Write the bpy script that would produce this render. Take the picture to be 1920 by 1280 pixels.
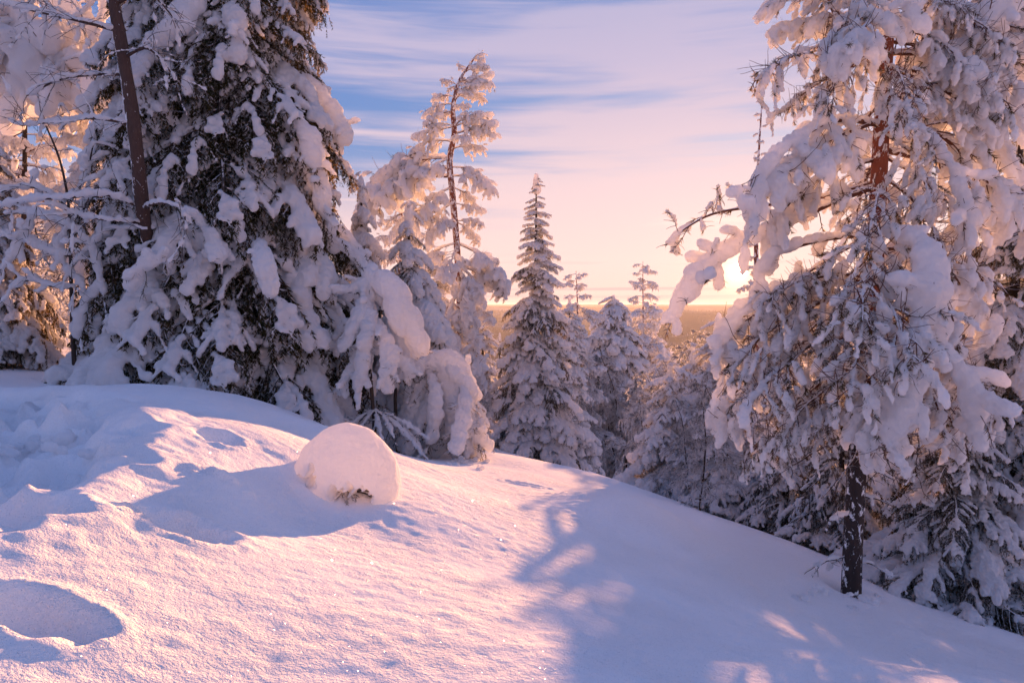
import bpy, math, random
import numpy as np
from mathutils import Matrix, Vector, Euler

# ------------------------------------------------------------------ clear
for o in list(bpy.data.objects): bpy.data.objects.remove(o)
SC = bpy.context.scene
COL = SC.collection
R = math.radians

# ------------------------------------------------------------------ camera
F = 1280.0                      # focal length in pixels of the 1920 wide photograph (24 mm)
PITCH = math.atan(70 / F)       # looking slightly down: horizon at row 570
cam_d = bpy.data.cameras.new('camera'); cam_d.lens = 24.0; cam_d.sensor_width = 36.0
cam_d.clip_start = 0.05; cam_d.clip_end = 60000
cam = bpy.data.objects.new('camera', cam_d); COL.objects.link(cam)
cam.location = (0, 0, 0); cam.rotation_euler = (R(90) - PITCH, 0, 0)
SC.camera = cam

def P(px, py, D):
    """photograph pixel + forward distance -> point in the place"""
    u = (px - 960) / F; v = (640 - py) / F
    d = np.array([u, math.cos(PITCH) + v * math.sin(PITCH), -math.sin(PITCH) + v * math.cos(PITCH)])
    return d * (D / d[1])

# ------------------------------------------------------------------ sun direction, sky
sd = P(1383, 509, 1.0); sd = sd / np.linalg.norm(sd)
SUN_EL = math.asin(sd[2]); SUN_AZ = math.atan2(sd[0], sd[1])

world = bpy.data.worlds.new('World'); SC.world = world; world.use_nodes = True
wt = world.node_tree; wt.nodes.clear()
class NT:
    """tiny node helper"""
    def __init__(s, t): s.t = t
    def n(s, typ, **kw):
        n = s.t.nodes.new(typ)
        for k, v in kw.items(): setattr(n, k, v)
        return n
    def put(s, sock, v):
        if hasattr(v, 'is_output'): s.t.links.new(v, sock)
        else: sock.default_value = v
    def math(s, op, a, b=0.0, c=0.0, clamp=False):
        n = s.n('ShaderNodeMath', operation=op, use_clamp=clamp)
        s.put(n.inputs[0], a); s.put(n.inputs[1], b); s.put(n.inputs[2], c); return n.outputs[0]
    def mix(s, f, a, b, blend='MIX'):
        n = s.n('ShaderNodeMix', data_type='RGBA', blend_type=blend, clamp_factor=True)
        s.put(n.inputs[0], f); s.put(n.inputs[6], a); s.put(n.inputs[7], b); return n.outputs[2]
    def ramp(s, f, stops, interp='LINEAR'):
        n = s.n('ShaderNodeValToRGB'); e = n.color_ramp.elements; n.color_ramp.interpolation = interp
        while len(e) < len(stops): e.new(0.5)
        for el, (p, c) in zip(e, stops):
            el.position = p; el.color = (*c, 1) if len(c) == 3 else c
        s.put(n.inputs[0], f); return n.outputs[0]
    def noise(s, vec, scale, detail=3, rough=.5, dist=0.0, lac=2.0):
        n = s.n('ShaderNodeTexNoise'); n.inputs['Scale'].default_value = scale; n.inputs['Detail'].default_value = detail
        n.inputs['Roughness'].default_value = rough; n.inputs['Distortion'].default_value = dist; n.inputs['Lacunarity'].default_value = lac
        if vec is not None: s.t.links.new(vec, n.inputs['Vector'])
        return n.outputs['Fac']
    def smooth(s, v, a, b):
        n = s.n('ShaderNodeMapRange', interpolation_type='SMOOTHSTEP')
        s.put(n.inputs[0], v); n.inputs[1].default_value = a; n.inputs[2].default_value = b
        return n.outputs[0]
    def vscale(s, vec, k, off=(0, 0, 0)):
        n = s.n('ShaderNodeMapping'); s.put(n.inputs[0], vec)
        n.inputs['Scale'].default_value = k; n.inputs['Location'].default_value = off; return n.outputs[0]

EXPO = 1.55
def build_world():
    w = NT(wt)
    tc = w.n('ShaderNodeTexCoord'); d = tc.outputs['Generated']
    sky = w.n('ShaderNodeTexSky', sky_type='NISHITA', sun_disc=False, sun_elevation=SUN_EL + R(1.5), sun_rotation=SUN_AZ,
              altitude=300, air_density=1.0, dust_density=1.5, ozone_density=2.5)
    sep = w.n('ShaderNodeSeparateXYZ'); w.put(sep.inputs[0], d); el = sep.outputs[2]
    dot = w.n('ShaderNodeVectorMath', operation='DOT_PRODUCT'); w.put(dot.inputs[0], d); dot.inputs[1].default_value = tuple(sd)
    cs = w.math('MAXIMUM', dot.outputs['Value'], 0.0)
    k = 10.0 / (2 ** EXPO)      # the background runs at strength 0.1
    def c(r, g, b): return (r * k * 1.28, g * k * 1.20, b * k * 1.13)
    elr = w.math('MULTIPLY', w.math('MAXIMUM', el, 0.0), 1.6)
    # high thin cloud, coloured by its height above the horizon
    cloud = w.ramp(elr, [(0.0, c(.90, .60, .56)), (.10, c(.86, .63, .62)), (.28, c(.70, .56, .63)), (.52, c(.46, .43, .62)), (.75, c(.33, .36, .60)), (1.0, c(.29, .33, .61))])
    # clear windows between the clouds
    clear = w.ramp(elr, [(0.0, c(.76, .50, .50)), (.12, c(.50, .42, .55)), (.30, c(.11, .22, .54)), (.60, c(.12, .21, .54)), (1.0, c(.10, .18, .48))])
    skyc = w.mix(.15, clear, sky.outputs[0])
    v1 = w.vscale(d, (1.1, 1.1, 11.0), (3.3, 1.7, .4)); n1 = w.noise(v1, 1.9, 6, .52, .5)
    v2 = w.vscale(d, (2.2, 2.2, 38.0), (.3, 7.7, 2.1)); n2 = w.noise(v2, 2.0, 5, .55, .7)
    m = w.math('ADD', w.math('MULTIPLY', n1, .72), w.math('MULTIPLY', n2, .28))
    # the veil is thicker towards the sun, thinner away from it
    m = w.math('ADD', m, w.math('MULTIPLY', w.math('SUBTRACT', w.math('MAXIMUM', cs, .60), .90), .40))
    mask = w.smooth(m, .33, .58)
    mask = w.math('MAXIMUM', mask, w.smooth(el, .24, .06))      # the veil closes up towards the horizon
    col = w.mix(mask, skyc, cloud)
    # low dark bars near the horizon
    v3 = w.vscale(d, (1.4, 1.4, 60.0), (1.1, .2, 5.0)); n3 = w.noise(v3, 1.7, 5, .55, .4)
    low = w.math('MULTIPLY', w.smooth(n3, .50, .64), w.smooth(el, .085, .02))
    col = w.mix(w.math('MULTIPLY', low, .55), col, c(.50, .36, .42) + (1,))
    # glow of the air round the sun, and the sun itself
    def add(col, f, cc): 
        return w.mix(1.0, col, w.mix(f, (0, 0, 0, 1), c(*cc) + (1,)), 'ADD')
    col = add(col, w.math('POWER', cs, 22.0), (.10, .06, .03))
    col = add(col, w.math('POWER', cs, 260.0), (.12, .07, .02))
    col = add(col, w.math('POWER', cs, 5000.0), (1.2, .75, .35))
    disc = w.smooth(dot.outputs['Value'], math.cos(R(.72)), math.cos(R(.5)))
    col = add(col, disc, (60, 44, 24))
    bg = w.n('ShaderNodeBackground'); w.put(bg.inputs[0], col); bg.inputs[1].default_value = 0.1
    out = w.n('ShaderNodeOutputWorld'); wt.links.new(bg.outputs[0], out.inputs[0])
build_world()

sun_d = bpy.data.lights.new('sun', 'SUN'); sun_d.energy = 4.7; sun_d.angle = R(.7); sun_d.color = (1.0, .45, .20)
sun = bpy.data.objects.new('sun', sun_d); COL.objects.link(sun)
sun.rotation_euler = Vector(tuple(sd)).to_track_quat('Z', 'Y').to_euler(); sun.location = (20, 60, 30)

vs = SC.view_settings; vs.view_transform = 'Standard'; vs.look = 'None'; vs.gamma = 1.0; vs.exposure = EXPO; vs.use_curve_mapping = False
SC.cycles.max_bounces = 10; SC.cycles.diffuse_bounces = 7; SC.cycles.glossy_bounces = 2; SC.cycles.transmission_bounces = 5
SC.cycles.volume_bounces = 1; SC.cycles.sample_clamp_indirect = 4.0; SC.cycles.use_denoising = True

# ------------------------------------------------------------------ materials
def mat(name):
    m = bpy.data.materials.new(name); m.use_nodes = True; m.node_tree.nodes.clear(); return m, NT(m.node_tree)
def bump(w, h, strength, dist, normal=None):
    b = w.n('ShaderNodeBump'); b.inputs['Strength'].default_value = strength; b.inputs['Distance'].default_value = dist
    w.put(b.inputs['Height'], h)
    if normal is not None: w.put(b.inputs['Normal'], normal)
    return b.outputs[0]
SNOW = (.95, .95, .955, 1)

def mat_ground():
    m, w = mat('snow_cover')
    tc = w.n('ShaderNodeTexCoord').outputs['Object']
    a = w.noise(w.vscale(tc, (13, 13, 13)), 1.0, 5, .66); b = w.noise(tc, 75, 3, .6); e = w.noise(tc, 260, 2, .6)
    h = w.math('ADD', w.math('ADD', w.math('MULTIPLY', a, 1.0), w.math('MULTIPLY', b, .28)), w.math('MULTIPLY', e, .07))
    patch = w.smooth(w.noise(w.vscale(tc, (1.3, 1.3, 1.3)), 1.0, 3, .6), .30, .70)
    h = w.math('MULTIPLY', h, w.math('ADD', w.math('MULTIPLY', patch, .75), .45))
    nb = bump(w, h, .85, .034)
    df = w.n('ShaderNodeBsdfDiffuse'); df.inputs['Color'].default_value = SNOW; w.put(df.inputs['Normal'], nb)
    # ice crystals: tiny mirror facets tilted at random
    vo = w.n('ShaderNodeTexVoronoi'); vo.inputs['Scale'].default_value = 230; w.put(vo.inputs['Vector'], tc)
    geo = w.n('ShaderNodeNewGeometry')
    tilt = w.n('ShaderNodeVectorMath', operation='MULTIPLY_ADD'); w.put(tilt.inputs[0], vo.outputs['Color']); tilt.inputs[1].default_value = (1.8, 1.8, 1.8); tilt.inputs[2].default_value = (-.9, -.9, -.9)
    ad = w.n('ShaderNodeVectorMath', operation='ADD'); w.put(ad.inputs[0], geo.outputs['Normal']); w.put(ad.inputs[1], tilt.outputs[0])
    nm = w.n('ShaderNodeVectorMath', operation='NORMALIZE'); w.put(nm.inputs[0], ad.outputs[0])
    gl = w.n('ShaderNodeBsdfGlossy'); gl.inputs['Roughness'].default_value = .12; gl.inputs['Color'].default_value = (.9, .9, .9, 1); w.put(gl.inputs['Normal'], nm.outputs[0])
    cell = w.n('ShaderNodeTexWhiteNoise', noise_dimensions='3D'); w.put(cell.inputs['Vector'], vo.outputs['Color'])
    spark = w.math('MULTIPLY', w.smooth(vo.outputs['Distance'], .36, .25), w.math('GREATER_THAN', cell.outputs['Value'], .87))
    ln = w.n('ShaderNodeVectorMath', operation='LENGTH'); w.put(ln.inputs[0], tc); rr = ln.outputs['Value']
    # the wooded country below the hill: dark tree cover with snow between, too far to tell the trees apart
    wood = w.noise(w.vscale(tc, (.004, .004, .004)), 1.0, 4, .6); fine = w.noise(w.vscale(tc, (.09, .09, .09)), 1.0, 3, .7)
    wf = w.math('MULTIPLY', w.smooth(w.math('ADD', wood, w.math('MULTIPLY', fine, .5)), .50, .72), w.smooth(rr, 70, 160))
    wf = w.math('MAXIMUM', wf, w.math('MULTIPLY', w.smooth(rr, 70, 200), .86))
    gcol = w.mix(wf, SNOW, (.046, .046, .028, 1)); w.put(df.inputs['Color'], gcol)
    spark = w.math('MULTIPLY', spark, w.smooth(rr, 12, 7))
    mx = w.n('ShaderNodeMixShader'); w.put(mx.inputs[0], w.math('MULTIPLY', spark, .9)); w.put(mx.inputs[1], df.outputs[0]); w.put(mx.inputs[2], gl.outputs[0])
    # forest floor far away keeps its snow but is broken by low scrub
    out = w.n('ShaderNodeOutputMaterial'); w.put(out.inputs[0], mx.outputs[0]); return m

def mat_snow():
    m, w = mat('snow_load')
    tc = w.n('ShaderNodeTexCoord').outputs['Object']
    h = w.math('ADD', w.noise(tc, 16, 4, .6), w.math('MULTIPLY', w.noise(tc, 90, 2, .6), .25))
    nb = bump(w, h, .55, .03)
    df = w.n('ShaderNodeBsdfDiffuse'); df.inputs['Color'].default_value = SNOW; w.put(df.inputs['Normal'], nb)
    tr = w.n('ShaderNodeBsdfTranslucent'); tr.inputs['Color'].default_value = (.97, .955, .945, 1); w.put(tr.inputs['Normal'], nb)
    mx = w.n('ShaderNodeMixShader'); mx.inputs[0].default_value = .46; w.put(mx.inputs[1], df.outputs[0]); w.put(mx.inputs[2], tr.outputs[0])
    out = w.n('ShaderNodeOutputMaterial'); w.put(out.inputs[0], mx.outputs[0]); return m

def mat_needles(name, green, dark, frost_amt):
    m, w = mat(name)
    at = w.n('ShaderNodeAttribute', attribute_name='frost').outputs['Fac']
    tc = w.n('ShaderNodeTexCoord').outputs['Object']
    n = w.noise(tc, 5.0, 3, .6)
    base = w.mix(n, dark + (1,), green + (1,))
    f = w.smooth(w.math('ADD', at, w.math('MULTIPLY', w.math('SUBTRACT', n, .5), .5)), 1.0 - frost_amt - .12, 1.0 - frost_amt + .12)
    col = w.mix(f, base, (.84, .84, .86, 1))
    df = w.n('ShaderNodeBsdfDiffuse'); w.put(df.inputs['Color'], col)
    tr = w.n('ShaderNodeBsdfTranslucent'); w.put(tr.inputs['Color'], w.mix(.40, col, (.50, .30, .09, 1)))
    mx = w.n('ShaderNodeMixShader'); mx.inputs[0].default_value = .45; w.put(mx.inputs[1], df.outputs[0]); w.put(mx.inputs[2], tr.outputs[0])
    out = w.n('ShaderNodeOutputMaterial'); w.put(out.inputs[0], mx.outputs[0]); return m

def mat_bark(name, c1, c2, snow_at=.25, snow_noise=.5, upper=None, split=(0, 1), scale=1.0, patches=0.0, glow=0.0, side=0.0):
    """bark; fresh snow lies on faces that look up (snow_at) and sticks in patches"""
    m, w = mat(name)
    tc = w.n('ShaderNodeTexCoord').outputs['Object']
    n = w.noise(w.vscale(tc, (14 * scale, 14 * scale, 3.5 * scale)), 2.0, 5, .65, .3)
    col = w.mix(n, c1 + (1,), c2 + (1,))
    if upper:
        z = w.n('ShaderNodeSeparateXYZ'); w.put(z.inputs[0], tc)
        up = w.mix(n, upper[0] + (1,), upper[1] + (1,))
        col = w.mix(w.smooth(w.math('ADD', z.outputs[2], w.math('MULTIPLY', w.noise(tc, 3, 2), .8)), split[0], split[1]), col, up)
    geo = w.n('ShaderNodeNewGeometry'); s = w.n('ShaderNodeSeparateXYZ'); w.put(s.inputs[0], geo.outputs['Normal'])
    pn = w.noise(tc, 9 * scale, 4, .6)
    f = w.smooth(w.math('ADD', s.outputs[2], w.math('MULTIPLY', w.math('SUBTRACT', pn, .5), snow_noise * 2)), snow_at, snow_at + .14)
    if patches > 0:
        p2 = w.noise(w.vscale(tc, (11, 11, 6)), 1.6, 4, .7, .5)
        f = w.math('MAXIMUM', f, w.smooth(p2, 1 - patches, 1 - patches + .05))
    if side > 0:               # snow plastered on by the wind
        f = w.math('MAXIMUM', f, w.smooth(w.math('ADD', w.math('MULTIPLY', s.outputs[0], -1.0), w.math('MULTIPLY', w.math('SUBTRACT', w.noise(w.vscale(tc, (7, 7, 3)), 1.5, 5, .7, .6), .5), 3.2)), 1.35 - side, 1.45 - side))
    col = w.mix(f, col, SNOW)
    nb = bump(w, w.math('ADD', n, f), .8, .02)
    df = w.n('ShaderNodeBsdfPrincipled'); w.put(df.inputs['Base Color'], col); df.inputs['Roughness'].default_value = .85; w.put(df.inputs['Normal'], nb)
    sh = df.outputs[0]
    if glow > 0:               # rime lets light through
        tr = w.n('ShaderNodeBsdfTranslucent'); w.put(tr.inputs['Color'], col); mx = w.n('ShaderNodeMixShader'); w.put(mx.inputs[0], w.math('MULTIPLY', f, glow)); w.put(mx.inputs[1], sh); w.put(mx.inputs[2], tr.outputs[0]); sh = mx.outputs[0]
    out = w.n('ShaderNodeOutputMaterial'); w.put(out.inputs[0], sh); return m

M = {}
M['ground'] = mat_ground()
M['snow'] = mat_snow()
M['needle'] = mat_needles('spruce_needles', (.026, .042, .020), (.006, .010, .007), .17)
M['needle_frost'] = mat_needles('frosted_needles', (.036, .048, .026), (.011, .016, .010), .44)
M['pine_needle'] = mat_needles('pine_needles', (.044, .054, .026), (.014, .020, .011), .34)
M['bark'] = mat_bark('dark_bark', (.020, .014, .011), (.065, .045, .034), .55, .4)
M['pine_bark'] = mat_bark('pine_bark', (.016, .011, .010), (.060, .036, .028), 1.2, .2, ((.16, .040, .022), (.34, .105, .055)), (2.2, 3.4), 1.0, .44, side=.12)
M['pine_branch'] = mat_bark('pine_branch_bark', (.05, .020, .013), (.18, .060, .032), .45, .35)
M['red_bark'] = mat_bark('red_pine_bark', (.14, .040, .024), (.30, .100, .055), 1.1, .3, None, (0, 1), 1.0, .50)
M['brown_bark'] = mat_bark('smooth_brown_bark', (.028, .015, .012), (.11, .060, .044), 1.1, .3, None, (0, 1), 1.6, .36, side=.62)
M['frost_twig'] = mat_bark('frosted_twigs', (.050, .028, .020), (.14, .085, .06), -.55, .45, glow=.85)
M['twig'] = mat_bark('bare_twigs', (.030, .016, .013), (.09, .05, .038), .62, .3)

# ------------------------------------------------------------------ mesh helpers
LATER = []                      # objects are linked to the scene once all are made: keeps the snow melting quick
def link(name, data, parent=None):
    o = bpy.data.objects.new(name, data); LATER.append(o)
    if parent is not None: o.parent = parent
    return o
def make_mesh(name, V, faces, mats, mi=None, smooth=True, attr=None):
    """faces: list of (n, k) integer arrays (k = 3 or 4)"""
    me = bpy.data.meshes.new(name)
    faces = [np.asarray(f, dtype=np.int32) for f in faces if len(f)]
    nl = sum(f.size for f in faces); nf = sum(len(f) for f in faces)
    me.vertices.add(len(V)); me.vertices.foreach_set('co', np.asarray(V, dtype=np.float32).ravel())
    me.loops.add(nl); me.polygons.add(nf)
    me.loops.foreach_set('vertex_index', np.concatenate([f.ravel() for f in faces]))
    tot = np.concatenate([np.full(len(f), f.shape[1], np.int32) for f in faces])
    st = np.concatenate([[0], np.cumsum(tot)[:-1]]).astype(np.int32)
    me.polygons.foreach_set('loop_start', st)
    me.polygons.foreach_set('use_smooth', np.full(nf, smooth))
    if mi is not None: me.polygons.foreach_set('material_index', np.asarray(mi, dtype=np.int32))
    for m in mats: me.materials.append(m)
    if attr is not None:
        a = me.attributes.new('frost', 'FLOAT', 'POINT'); a.data.foreach_set('value', np.asarray(attr, dtype=np.float32))
    me.update(calc_edges=True); me.validate(); return me

class Geo:
    """collects tubes (quads) and blades (triangles) with a material index each"""
    def __init__(s): s.V = []; s.Q = []; s.T = []; s.qi = []; s.ti = []; s.A = []; s.n = 0
    def tube(s, pts, rad, sides=5, mi=0, cap=True):
        pts = np.asarray(pts, float); rad = np.broadcast_to(np.asarray(rad, float), (len(pts),))
        t = np.gradient(pts, axis=0); t /= np.linalg.norm(t, axis=1, keepdims=True) + 1e-9
        ref = np.array([0, 0, 1.0]) if abs(t[0][2]) < .8 else np.array([1.0, 0, 0])
        u = np.cross(t, ref); u /= np.linalg.norm(u, axis=1, keepdims=True) + 1e-9; v = np.cross(t, u)
        a = np.arange(sides) * 2 * np.pi / sides
        ring = pts[:, None] + rad[:, None, None] * (np.cos(a)[None, :, None] * u[:, None] + np.sin(a)[None, :, None] * v[:, None])
        k = len(pts); b = s.n
        s.V.append(ring.reshape(-1, 3)); s.A.append(np.zeros(k * sides)); s.n += k * sides
        i = np.arange(k - 1)[:, None] * sides; j = np.arange(sides)[None]; j2 = (j + 1) % sides
        q = np.stack([i + j, i + sides + j, i + sides + j2, i + j2], -1).reshape(-1, 4) + b
        s.Q.append(q); s.qi.append(np.full(len(q), mi))
    def blades(s, pos, dirs, length, width, rng, mi=1, frost=None):
        pos = np.asarray(pos, float); n = len(pos)
        if n == 0: return
        d = dirs / (np.linalg.norm(dirs, axis=1, keepdims=True) + 1e-9)
        side = np.cross(d, rng.normal(size=(n, 3))); side /= np.linalg.norm(side, axis=1, keepdims=True) + 1e-9
        L = np.broadcast_to(np.asarray(length, float), (n,))[:, None]; W = np.broadcast_to(np.asarray(width, float), (n,))[:, None]
        a = pos - side * W * .5; c = pos + side * W * .5; e = pos + d * L
        b = s.n; s.V.append(np.stack([a, c, e], 1).reshape(-1, 3)); s.n += 3 * n
        fr = rng.random(n) if frost is None else frost
        s.A.append(np.repeat(fr, 3)); s.T.append(np.arange(3 * n).reshape(-1, 3) + b); s.ti.append(np.full(n, mi))
    def mesh(s, name, mats, smooth=True):
        V = np.concatenate(s.V); mi = np.concatenate(s.qi + s.ti) if s.qi or s.ti else None
        fs = []
        if s.Q: fs.append(np.concatenate(s.Q))
        if s.T: fs.append(np.concatenate(s.T))
        return make_mesh(name, V, fs, mats, mi, smooth, np.concatenate(s.A))

def ico():
    import bmesh
    bm = bmesh.new(); bmesh.ops.create_icosphere(bm, subdivisions=2, radius=1)
    V = np.array([v.co[:] for v in bm.verts]); T = np.array([[v.index for v in f.verts] for f in bm.faces]); bm.free(); return V, T
IV, IT = ico()

class Snow:
    """collects soft lumps and melts them into one skin"""
    def __init__(s): s.c = []; s.r = []; s.d = []
    def lump(s, c, r, d=(1, 0, 0)):
        s.c.append(np.asarray(c, float)); s.r.append(np.broadcast_to(np.asarray(r, float), (3,))); s.d.append(np.asarray(d, float))
    def chain(s, pts, rad, rng, jitter=.25, step=.6, flat=.85):
        """overlapping lumps along a line; rad per point"""
        pts = np.asarray(pts, float); rad = np.broadcast_to(np.asarray(rad, float), (len(pts),))
        seg = np.linalg.norm(np.diff(pts, axis=0), axis=1); cum = np.concatenate([[0], np.cumsum(seg)])
        x = 0.0
        while x <= cum[-1]:
            p = np.array([np.interp(x, cum, pts[:, k]) for k in range(3)]); r = np.interp(x, cum, rad)
            q = np.array([np.interp(x + .02, cum, pts[:, k]) for k in range(3)]) - p
            if np.linalg.norm(q) < 1e-6: q = pts[-1] - pts[-2]
            rr = r * (1 + jitter * rng.uniform(-1, 1))
            s.lump(p + rng.normal(size=3) * r * jitter * .35, (rr * 1.25, rr, rr * flat), q)
            x += max(r * step, .01)
    def mesh(s, name, voxel=.022, smooth=6, mats=None, rough=1.0):
        c = np.array(s.c); r = np.array(s.r); d = np.array(s.d); d /= np.linalg.norm(d, axis=1, keepdims=True) + 1e-9
        up = np.tile([0, 0, 1.0], (len(c), 1)); up[np.abs(d[:, 2]) > .93] = (0, 1, 0)
        y = np.cross(up, d); y /= np.linalg.norm(y, axis=1, keepdims=True); z = np.cross(d, y)
        l = IV[None] * r[:, None]
        V = c[:, None] + l[..., :1] * d[:, None] + l[..., 1:2] * y[:, None] + l[..., 2:] * z[:, None]
        T = (IT[None] + (np.arange(len(c)) * len(IV))[:, None, None]).reshape(-1, 3)
        me = make_mesh('tmp', V.reshape(-1, 3), [T], [])
        o = bpy.data.objects.new('tmp', me); COL.objects.link(o)
        rm = o.modifiers.new('r', 'REMESH'); rm.mode = 'VOXEL'; rm.voxel_size = voxel; rm.use_smooth_shade = True
        if smooth:
            sm = o.modifiers.new('s', 'SMOOTH'); sm.factor = .5; sm.iterations = smooth
        dg = bpy.context.evaluated_depsgraph_get(); ev = o.evaluated_get(dg)
        out = bpy.data.meshes.new_from_object(ev); bpy.data.objects.remove(o); bpy.data.meshes.remove(me)
        n = len(out.vertices); co = np.empty(n * 3, np.float32); no = np.empty(n * 3, np.float32)
        out.vertices.foreach_get('co', co); out.vertex_normals.foreach_get('vector', no); co = co.reshape(-1, 3); no = no.reshape(-1, 3)
        rg = np.random.default_rng(n); h = np.zeros(n, np.float32)
        for wl, am in ((.30, .011), (.14, .009), (.07, .0055), (.04, .003)):
            if wl < voxel * 2.5: continue
            for q in range(3):
                K = rg.normal(size=(2, 3)) * (2 * np.pi / wl / 1.6); h += am * .8 * np.sin(co @ K[0] + rg.uniform(0, 6)) * np.sin(co @ K[1] + rg.uniform(0, 6))
        out.vertices.foreach_set('co', (co + no * h[:, None] * rough).ravel()); out.update()
        out.name = name; out.materials.clear(); out.materials.append(M['snow'] if mats is None else mats)
        return out

def empty(name, loc, label, cat, group=None):
    o = bpy.data.objects.new(name, None); LATER.append(o); o.location = tuple(loc); o.empty_display_size = .2
    o['label'] = label; o['category'] = cat
    if group: o['group'] = group
    return o
def part(name, me, parent, world_pts=False):
    return link(name, me, parent)

# ------------------------------------------------------------------ value noise
def vnoise(x, y, seed=0):
    xi = np.floor(x).astype(np.int64); yi = np.floor(y).astype(np.int64); fx = x - xi; fy = y - yi
    fx = fx * fx * fx * (fx * (fx * 6 - 15) + 10); fy = fy * fy * fy * (fy * (fy * 6 - 15) + 10)
    def h(a, b):
        n = (a * 374761393 + b * 668265263 + seed * 982451653) & 0x7fffffff
        n = ((n ^ (n >> 13)) * 1274126177) & 0x7fffffff
        return ((n ^ (n >> 16)) & 0xffff) / 65535.0
    return (h(xi, yi) * (1 - fx) + h(xi + 1, yi) * fx) * (1 - fy) + (h(xi, yi + 1) * (1 - fx) + h(xi + 1, yi + 1) * fx) * fy
def fbm(x, y, oct=4, seed=0, rough=.5):
    s = 0; a = 1; tot = 0
    for k in range(oct):
        s = s + a * vnoise(x * 2 ** k, y * 2 ** k, seed + k * 17); tot += a; a *= rough
    return s / tot

# ------------------------------------------------------------------ terrain
CTRL = [(960,1280,2.70),(400,1280,2.35),(0,1280,2.0),(60,1135,2.42),(300,860,4.55),(350,840,4.75),(450,880,4.55),(520,830,5.6),(560,940,5.15),(755,944,5.35),(500,965,4.5),(330,1100,2.95),(450,1000,3.8),(1500,1280,3.1),(1900,1280,3.7),(650,946,5.25),(200,970,3.4),(-60,940,3.45),(-40,830,5.2),
        (0,745,8),(270,790,5.6),(480,745,9.0),(600,800,9.5),(760,858,11.2),(700,830,10.6),(640,850,7.4),(920,848,11.8),(1000,960,7),(1100,905,10.8),(1300,966,9),
        (1250,1060,6),(1595,1112,7),(1470,1020,8.6),(1920,1188,7.2),(1750,1128,7.8),(1700,1250,4.6),(1300,1180,4.2),
        (40,655,15),(0,612,25),(-300,640,20),(150,690,12.5),(990,852,20),(1160,905,33),(700,800,18),(2100,1260,8),(2400,1300,14),(1920,1180,14),
        (1600,1060,18),(1100,880,40),(500,640,30),(1500,960,40),(2100,1000,40),(0,590,45)]
cp = np.array([P(*c) for c in CTRL])
cp = np.vstack([cp, [[0, -6, -1.1], [-8, -6, -.5], [8, -6, -2.8], [-8, 2, -.6], [9, 2, -3.4], [0, 0, -1.35], [-25, 0, .5], [20, 0, -6]]])
def tps_fit(pt):
    n = len(pt); d = np.linalg.norm(pt[:, None, :2] - pt[None, :, :2], axis=2)
    K = np.where(d > 0, d * d * np.log(d + 1e-9), 0) + np.eye(n) * .15
    A = np.zeros((n + 3, n + 3)); A[:n, :n] = K; A[:n, n] = 1; A[:n, n + 1:] = pt[:, :2]; A[n:, :n] = A[:n, n:].T
    b = np.zeros(n + 3); b[:n] = pt[:, 2]; return np.linalg.solve(A, b)
TW = tps_fit(cp)
def tps(x, y):
    out = TW[-3] + TW[-2] * x + TW[-1] * y
    for k in range(len(cp)):
        d2 = (x - cp[k, 0]) ** 2 + (y - cp[k, 1]) ** 2
        out = out + TW[k] * .5 * d2 * np.log(d2 + 1e-9)
    return out
def far_ground(x, y):
    s = .80 * y + .60 * x - 8; sp = np.log1p(np.exp(np.clip(s / 6, -30, 30))) * 6 + np.maximum(s / 6 - 30, 0) * 6
    z = -1.2 - .30 * sp
    r = np.hypot(x, y)
    hills = -185 + 250 * fbm(x / 1500 + 11.3, y / 900 + 4.1, 5, 5) ** 1.25 + np.clip((r - 2500) / 7000, 0, 1) * 70
    cap_ = -22 + np.minimum(r, 9000) * .0019; hills = cap_ - np.log1p(np.exp(np.clip((cap_ - hills) / 14, -30, 30))) * 14
    w = np.clip((r - 120) / 420, 0, 1); w = w * w * (3 - 2 * w)
    z = np.maximum(z, -125)
    return z * (1 - w) + hills * w
def base_ground(x, y):
    r = np.hypot(x, y - 4); w = np.clip((r - 24) / 22, 0, 1); w = w * w * (3 - 2 * w)
    t = tps(np.clip(x, -60, 60), np.clip(y, -60, 70))
    return t * (1 - w) + far_ground(x, y) * w
def hit(px, py, f=base_ground):
    """where the sight line of a pixel meets the ground"""
    D = np.arange(1.5, 60, .02); d = P(px, py, 1.0)
    g = f(d[0] * D, D); i = np.argmax(d[2] * D < g)
    return np.array([d[0] * D[i], D[i], g[i]])
def sstep(a, b, v):
    t = np.clip((v - a) / (b - a), 0, 1); return t * t * (3 - 2 * t)
def seg_dist(x, y, pts):
    best = np.full(np.shape(x), 1e9); 
    for a, b in zip(pts[:-1], pts[1:]):
        vx, vy = b[0] - a[0], b[1] - a[1]; t = np.clip(((x - a[0]) * vx + (y - a[1]) * vy) / (vx * vx + vy * vy), 0, 1)
        best = np.minimum(best, np.hypot(x - a[0] - t * vx, y - a[1] - t * vy))
    return best
TRENCH = [hit(*p) for p in ((-160, 960), (40, 860), (130, 800), (20, 765), (-120, 750))]
PITS = [(hit(50, 1140), .30, .14, .13, -.05), (hit(352, 985), .24, .16, .15, .1), (hit(414, 823), .17, .17, .09, 0), (hit(228, 962), .12, .05, .05, .2),
        (hit(985, 908), .28, .10, .05, .3), (hit(420, 892), .16, .07, -.05, .2), (hit(1060, 938), .22, .07, .045, -.2)]
HUMPS = [(hit(1190, 985), .75, .62, .30), (hit(1120, 955), .5, .35, .12), (hit(300, 745), 1.5, .7, .12), (hit(640, 830), .8, .4, .10), (hit(520, 905), .35, .25, .06), (hit(230, 800), .5, .35, .10)]
MOUND = P(650, 930, 5.55)
PINE = P(1595, 1112, 7.0)
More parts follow.
